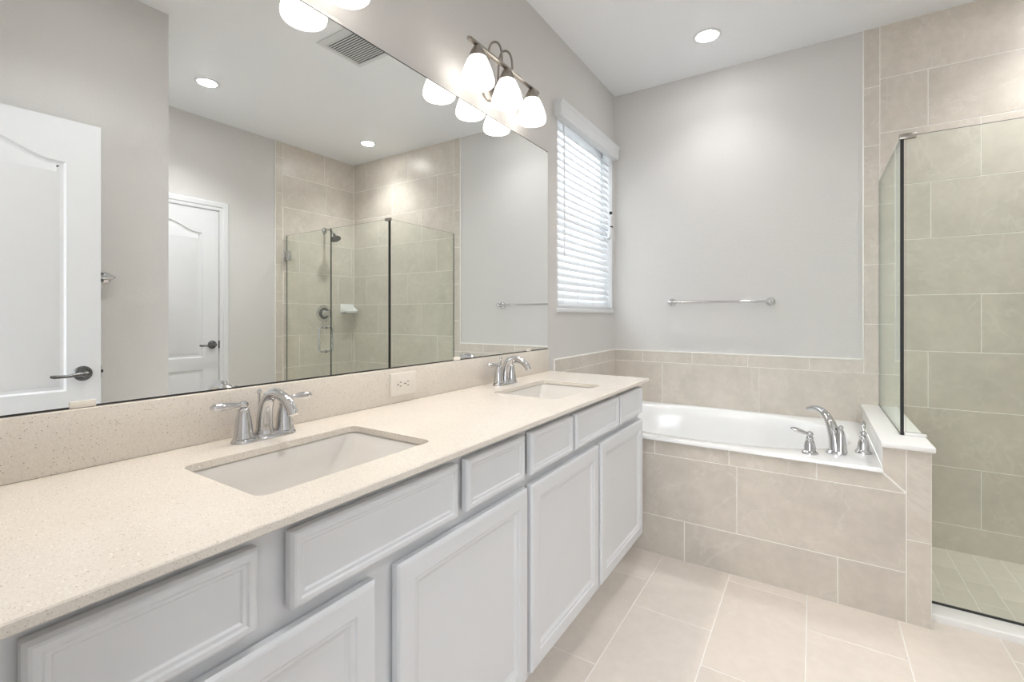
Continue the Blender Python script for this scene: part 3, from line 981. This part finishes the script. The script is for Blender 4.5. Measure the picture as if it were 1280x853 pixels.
# faucets
def make_faucet(yc, label):
    t = thing('faucet', (0.085, yc, ZC), label, 'faucet', 'centerset sink faucets')
    X0 = 0.085; Z = ZC
    mb = MB()
    def stad(e, z_):
        pts = []
        for i in range(24):
            a_ = 2*PI*i/24
            c_, s_ = math.cos(a_), math.sin(a_)
            pts.append((X0+(0.0255-e)*c_, yc + (0.050 if s_ >= 0 else -0.050) + (0.0265-e)*s_, z_))
        return pts
    mb.loft([stad(0, Z), stad(0, Z+0.005), stad(0.003, Z+0.009), stad(0.006, Z+0.011), stad(0.009, Z+0.014)])
    mb.build('base_plate', M['chrome'], t)
    for s in (-1, 1):
        mb = MB()
        c = Vector((X0, yc+s*0.050, Z))
        mb.lathe(c+Vector((0, 0, 0.011)), [(0.0225, 0), (0.0225, 0.003), (0.0205, 0.007), (0.0198, 0.013), (0.0165, 0.040), (0.0125, 0.058), (0.0118, 0.060), (0.0128, 0.063), (0.0115, 0.067), (0.0075, 0.070)], seg=28)
        h = mb.build('handle', M['chrome'], t)
        mb = MB()
        k = c+Vector((0, 0, 0.080))
        mb.lathe(k, [(0.006, 0), (0.0095, 0.003), (0.0108, 0.008), (0.0095, 0.013), (0.004, 0.0165)], seg=20)
        q = k+Vector((0, 0, 0.008)); d = Vector((-0.10 if s < 0 else 0.18, s, 0.0)).normalized()
        mb.tube([q, q+d*0.013, q+d*0.022, q+d*0.045+Vector((0, 0, 0.001)), q+d*0.062, q+d*0.069], [0.0058, 0.0055, 0.0068, 0.0095, 0.0088, 0.003], 14)
        mb.build('lever', M['chrome'], h)
    mb = MB()
    mb.lathe((X0, yc, Z+0.011), [(0.022, 0), (0.022, 0.004), (0.020, 0.010)], seg=24)
    pts = bez((X0, yc, Z+0.012), (X0-0.006, yc, Z+0.085), (X0+0.020, yc, Z+0.128), (X0+0.080, yc, Z+0.104), 14)
    pts += bez((X0+0.080, yc, Z+0.104), (X0+0.100, yc, Z+0.096), (X0+0.110, yc, Z+0.086), (X0+0.117, yc, Z+0.068), 6)[1:]
    n = len(pts)
    rad = [0.0195 - 0.0085*min(1, i/(n*0.55)) for i in range(n)]
    mb.tube(pts, rad, 16, flat=[1.0 + 0.18*min(1, i/(n*0.7)) for i in range(n)], up=(0, 1, 0))
    mb.build('spout', M['chrome'], t)
    mb = MB()
    mb.tube([(X0-0.024, yc, Z+0.010), (X0-0.024, yc, Z+0.098)], 0.0028, 10)
    mb.lathe((X0-0.024, yc, Z+0.096), [(0.003, 0), (0.0048, 0.003), (0.003, 0.006), (0.0058, 0.010), (0.0062, 0.014), (0.003, 0.019)], seg=16)
    mb.build('lift_rod', M['chrome'], t)
    return t
f0 = make_faucet(0.625, 'chrome two-handle faucet behind the sink nearer the camera')
copy_tree(f0, (0.085, 1.676, ZC), None, 'chrome two-handle faucet behind the sink at the tub end')

# outlet on the backsplash
ol = thing('outlet', (0.021, 1.139, 0.937), 'ivory duplex outlet plate mounted sideways in the backsplash', 'outlet')
MB().box((0.0212, 1.079, 0.898), (0.0275, 1.199, 0.976), 0.003, 3).build('wall_plate', M['plastic'], ol)
mb = MB()
mb.box((0.027, 1.106, 0.917), (0.0290, 1.172, 0.957), 0.0015)
rc = mb.build('receptacle', M['plastic'], ol)
mb = MB()
for yc in (1.122, 1.156):
    for dz in (-0.0065, 0.0065):
        mb.box((0.0286, yc-0.0045, 0.937+dz-0.0011), (0.0293, yc+0.0045, 0.937+dz+0.0011))
    mb.lathe((0.0286, yc-0.011, 0.937), [(0.0026, 0), (0.0026, 0.0007)], (1, 0, 0), 10)
mb.build('slots', M['black'], rc)
MB().lathe((0.0286, 1.139, 0.937), [(0.0028, 0), (0.0022, 0.0010)], (1, 0, 0), 12).build('screw', M['nickel'], rc)

# mirror
MZ0, MZ1 = 0.994, 2.044
mr = thing('wall_mirror', (0.0, 1.1, MZ0), 'large frameless wall mirror above the vanity backsplash', 'mirror')
mb = pane_mesh(lambda u, v, w_: (0.001+w_, u, v), [(0.004, MZ0), (2.206, MZ0), (2.206, MZ1), (0.004, MZ1)], 0.005)
mb.build('mirror_glass', [M['mirror'], M['glass_edge']], mr, smooth=False)
MB().box((0.001, 0.004, 0.9903), (0.0065, 2.206, MZ0)).build('bottom_gap', M['dark'], mr)
MB().box((0.001, 0.004, MZ1), (0.0065, 2.206, MZ1+0.003)).build('top_edge', M['dark'], mr)
for yy in (0.31, 1.445, 2.005):
    MB().box((0.0063, yy-0.020, MZ0-0.003), (0.0085, yy+0.020, MZ0+0.010), 0.001).build('mirror_clip', M['plastic'], mr)

# ------------------------------------------------------------------ vanity lights
def make_light(yc, label):
    t = thing('vanity_light', (0.0, yc, 2.20), label, 'vanity light', 'three-shade vanity lights over the mirror')
    XL = 0.105
    # oval wall plate
    mb = MB()
    def ov(a_, b_, x_): return [(x_, yc+a_*math.cos(2*PI*i/36), 2.185+b_*math.sin(2*PI*i/36)) for i in range(36)]
    mb.loft([ov(0.058, 0.075, 0.001), ov(0.058, 0.075, 0.010), ov(0.052, 0.069, 0.016), ov(0.040, 0.056, 0.020), ov(0.012, 0.02, 0.022)])
    mb.build('wall_plate', M['nickel'], t)
    for s in (-1, 1):
        y_ = yc+s*0.040
        pts = bez((0.016, yc+s*0.02, 2.150), (0.055, y_, 2.150), (0.010, y_, 2.330), (0.060, y_, 2.330), 14)
        pts += bez((0.060, y_, 2.330), (0.095, y_, 2.330), (0.108, y_, 2.285), (XL, y_, 2.225), 10)[1:]
        MB().tube(pts, 0.0048, 10).build('arm', M['nickel'], t)
    mb = MB()
    mb.box((XL-0.010, yc-0.262, 2.219), (XL+0.010, yc+0.262, 2.229), 0.002)
    for s in (-1, 1):
        mb.lathe((XL, yc+s*0.262, 2.224), [(0.006, 0), (0.007, 0.004), (0.003, 0.009)], (0, s, 0), 14)
    mb.build('bar', M['nickel'], t)
    for k_ in (-1, 0, 1):
        y_ = yc+k_*0.2085
        mb = MB()
        # bell: wide open bottom, rounded shoulder
        pr = [(0.023, 2.186), (0.032, 2.176), (0.042, 2.158), (0.052, 2.135), (0.0605, 2.110), (0.0655, 2.090), (0.0665, 2.080), (0.0645, 2.070), (0.0605, 2.0655),
              (0.0580, 2.068), (0.0620, 2.080), (0.0620, 2.090), (0.0570, 2.110), (0.048, 2.135), (0.038, 2.157), (0.021, 2.181)]
        mb.lathe((XL, y_, 0), pr, seg=36, caps=False)
        sh_ = mb.build('shade', M['shade'], t, angle=60)
        mb = MB()
        mb.lathe((XL, y_, 0), [(0.0345, 2.171), (0.0352, 2.175), (0.029, 2.193), (0.018, 2.213), (0.013, 2.2195)], seg=28)
        mb.build('socket_cup', M['nickel'], sh_)
        MB().lathe((XL, y_, 0), [(0.012, 2.180), (0.014, 2.160), (0.026, 2.130), (0.027, 2.118), (0.020, 2.100), (0.004, 2.092)], seg=20).build('bulb', M['bulb'], sh_)
    return t
l0 = make_light(1.661, 'nickel three-shade vanity light over the far sink, fully in view by the window')
copy_tree(l0, (0.0, 0.636, 2.20), None, 'three-shade vanity light over the near sink, cut off by the top edge')

# ------------------------------------------------------------------ ceiling fittings
def make_can(x, y, label):
    t = thing('recessed_light', (x, y, H), label, 'ceiling light', 'recessed ceiling lights')
    MB().lathe((x, y, H), [(0.074, 0), (0.074, -0.002), (0.068, -0.004), (0.058, -0.004), (0.054, -0.001)], seg=40).build('trim_ring', M['white_paint'], t)
    MB().lathe((x, y, H), [(0.0545, -0.002), (0.051, -0.006), (0.035, -0.0085), (0.002, -0.0095)], seg=32).build('lens', M['lamp'], t)
    ld = bpy.data.lights.new('downlight', 'SPOT')
    ld.energy = CAN_WATTS; ld.spot_size = math.radians(124); ld.spot_blend = 1.0; ld.shadow_soft_size = 0.012
    ld.color = (0.985, 0.99, 1.0)
    lo = bpy.data.objects.new('downlight', ld); COL.objects.link(lo); lo.parent = t; lo.location = (0, 0, -0.024)
    return t
c0 = make_can(0.70, 2.80, 'round recessed ceiling light above the bathtub')
TUB_CAN = [o for o in bpy.data.objects if o.parent == c0 and o.type == 'LIGHT'][0]
SH_CAN = copy_tree(c0, (2.235, 2.87, H), None, 'round recessed ceiling light above the shower, seen in the mirror')
copy_tree(c0, (2.25, 1.53, H), None, 'round recessed ceiling light before the closed door, seen in the mirror')

SH_LAMP = [o for o in bpy.data.objects if o.parent == SH_CAN and o.type == 'LIGHT'][0]
SH_LAMP.data = SH_LAMP.data.copy(); SH_LAMP.data.energy = CAN_WATTS*0.55
FILL_CAN = copy_tree(c0, (0.98, 0.72, H), None, 'unseen recessed ceiling light added as fill in front of the nearer sink')  # unseen can, added to brighten the open door and the wall beside it
FILL_LAMP = [o for o in bpy.data.objects if o.parent == FILL_CAN and o.type == 'LIGHT'][0]
FILL_LAMP.data = FILL_LAMP.data.copy(); FILL_LAMP.data.energy = CAN_WATTS*0.4
TUB_CAN.data = TUB_CAN.data.copy(); TUB_CAN.data.energy = CAN_WATTS*0.25   # the one over the tub is dimmer

vt = thing('ceiling_vent', (1.06, 1.80, H), 'white slotted ceiling vent grille seen at the top of the mirror', 'vent')
mb = MB()
vx0, vx1, vy0, vy1 = 0.905, 1.215, 1.645, 1.955
mb.box((vx0, vy0, H-0.008), (vx0+0.028, vy1, H-0.0005), 0.002); mb.box((vx1-0.028, vy0, H-0.008), (vx1, vy1, H-0.0005), 0.002)
mb.box((vx0+0.028, vy0, H-0.008), (vx1-0.028, vy0+0.045, H-0.0005), 0.002); mb.box((vx0+0.028, vy1-0.028, H-0.008), (vx1-0.028, vy1, H-0.0005), 0.002)
mb.build('frame', M['white_paint'], vt)
MB().box((vx0+0.02, vy0+0.03, H-0.0018), (vx1-0.02, vy1-0.02, H-0.0005)).build('backing', M['dark'], vt)
mb = MB()
y = vy0+0.050
while y < vy1-0.032:
    mb.box((vx0+0.027, y, H-0.0052), (vx1-0.027, y+0.0075, H-0.0028)); y += 0.0165
mb.build('louvres', M['white_paint'], vt)

# ------------------------------------------------------------------ towel bars
def towel_bar(p0, p1, out, label, name='towel_bar', proj=0.062):
    p0, p1, n = Vector(p0), Vector(p1), Vector(out)
    t = thing(name, (p0+p1)/2, label, 'towel bar')
    for p in (p0, p1):
        mb = MB()
        mb.lathe(p, [(0.026, 0), (0.026, 0.004), (0.022, 0.010), (0.013, 0.016), (0.010, 0.024), (0.010, proj-0.016), (0.0145, proj-0.010), (0.0155, proj), (0.0130, proj+0.010), (0.004, proj+0.015)], n, 28)
        mb.build('mount', M['chrome'], t)
    MB().tube([p0+n*proj, p1+n*proj], 0.0078, 14).build('rod', M['chrome'], t)
    return t
towel_bar((0.404, L-0.001, 1.256), (0.985, L-0.001, 1.253), (0, -1, 0), 'chrome towel bar on the grey wall above the bathtub')
tr_ = thing('towel_holder', (XB, 0.80, 1.35), 'short chrome wall post showing past the open door edge in the mirror', 'towel holder')
mb = MB()
mb.lathe((XB-0.001, 0.815, 1.35), [(0.026, 0), (0.026, 0.004), (0.020, 0.010), (0.012, 0.015), (0.010, 0.035)], (-1, 0, 0), 26)
mb.build('mount', M['chrome'], tr_)
mb = MB()
mb.tube([(XB-0.034, 0.845, 1.35), (XB-0.034, 0.838, 1.35), (XB-0.034, 0.828, 1.35), (XB-0.034, 0.815, 1.35), (XB-0.034, 0.79, 1.35), (XB-0.034, 0.66, 1.35)], [0.003, 0.009, 0.0125, 0.0125, 0.0095, 0.0095], 16)
mb.build('post', M['chrome'], tr_)
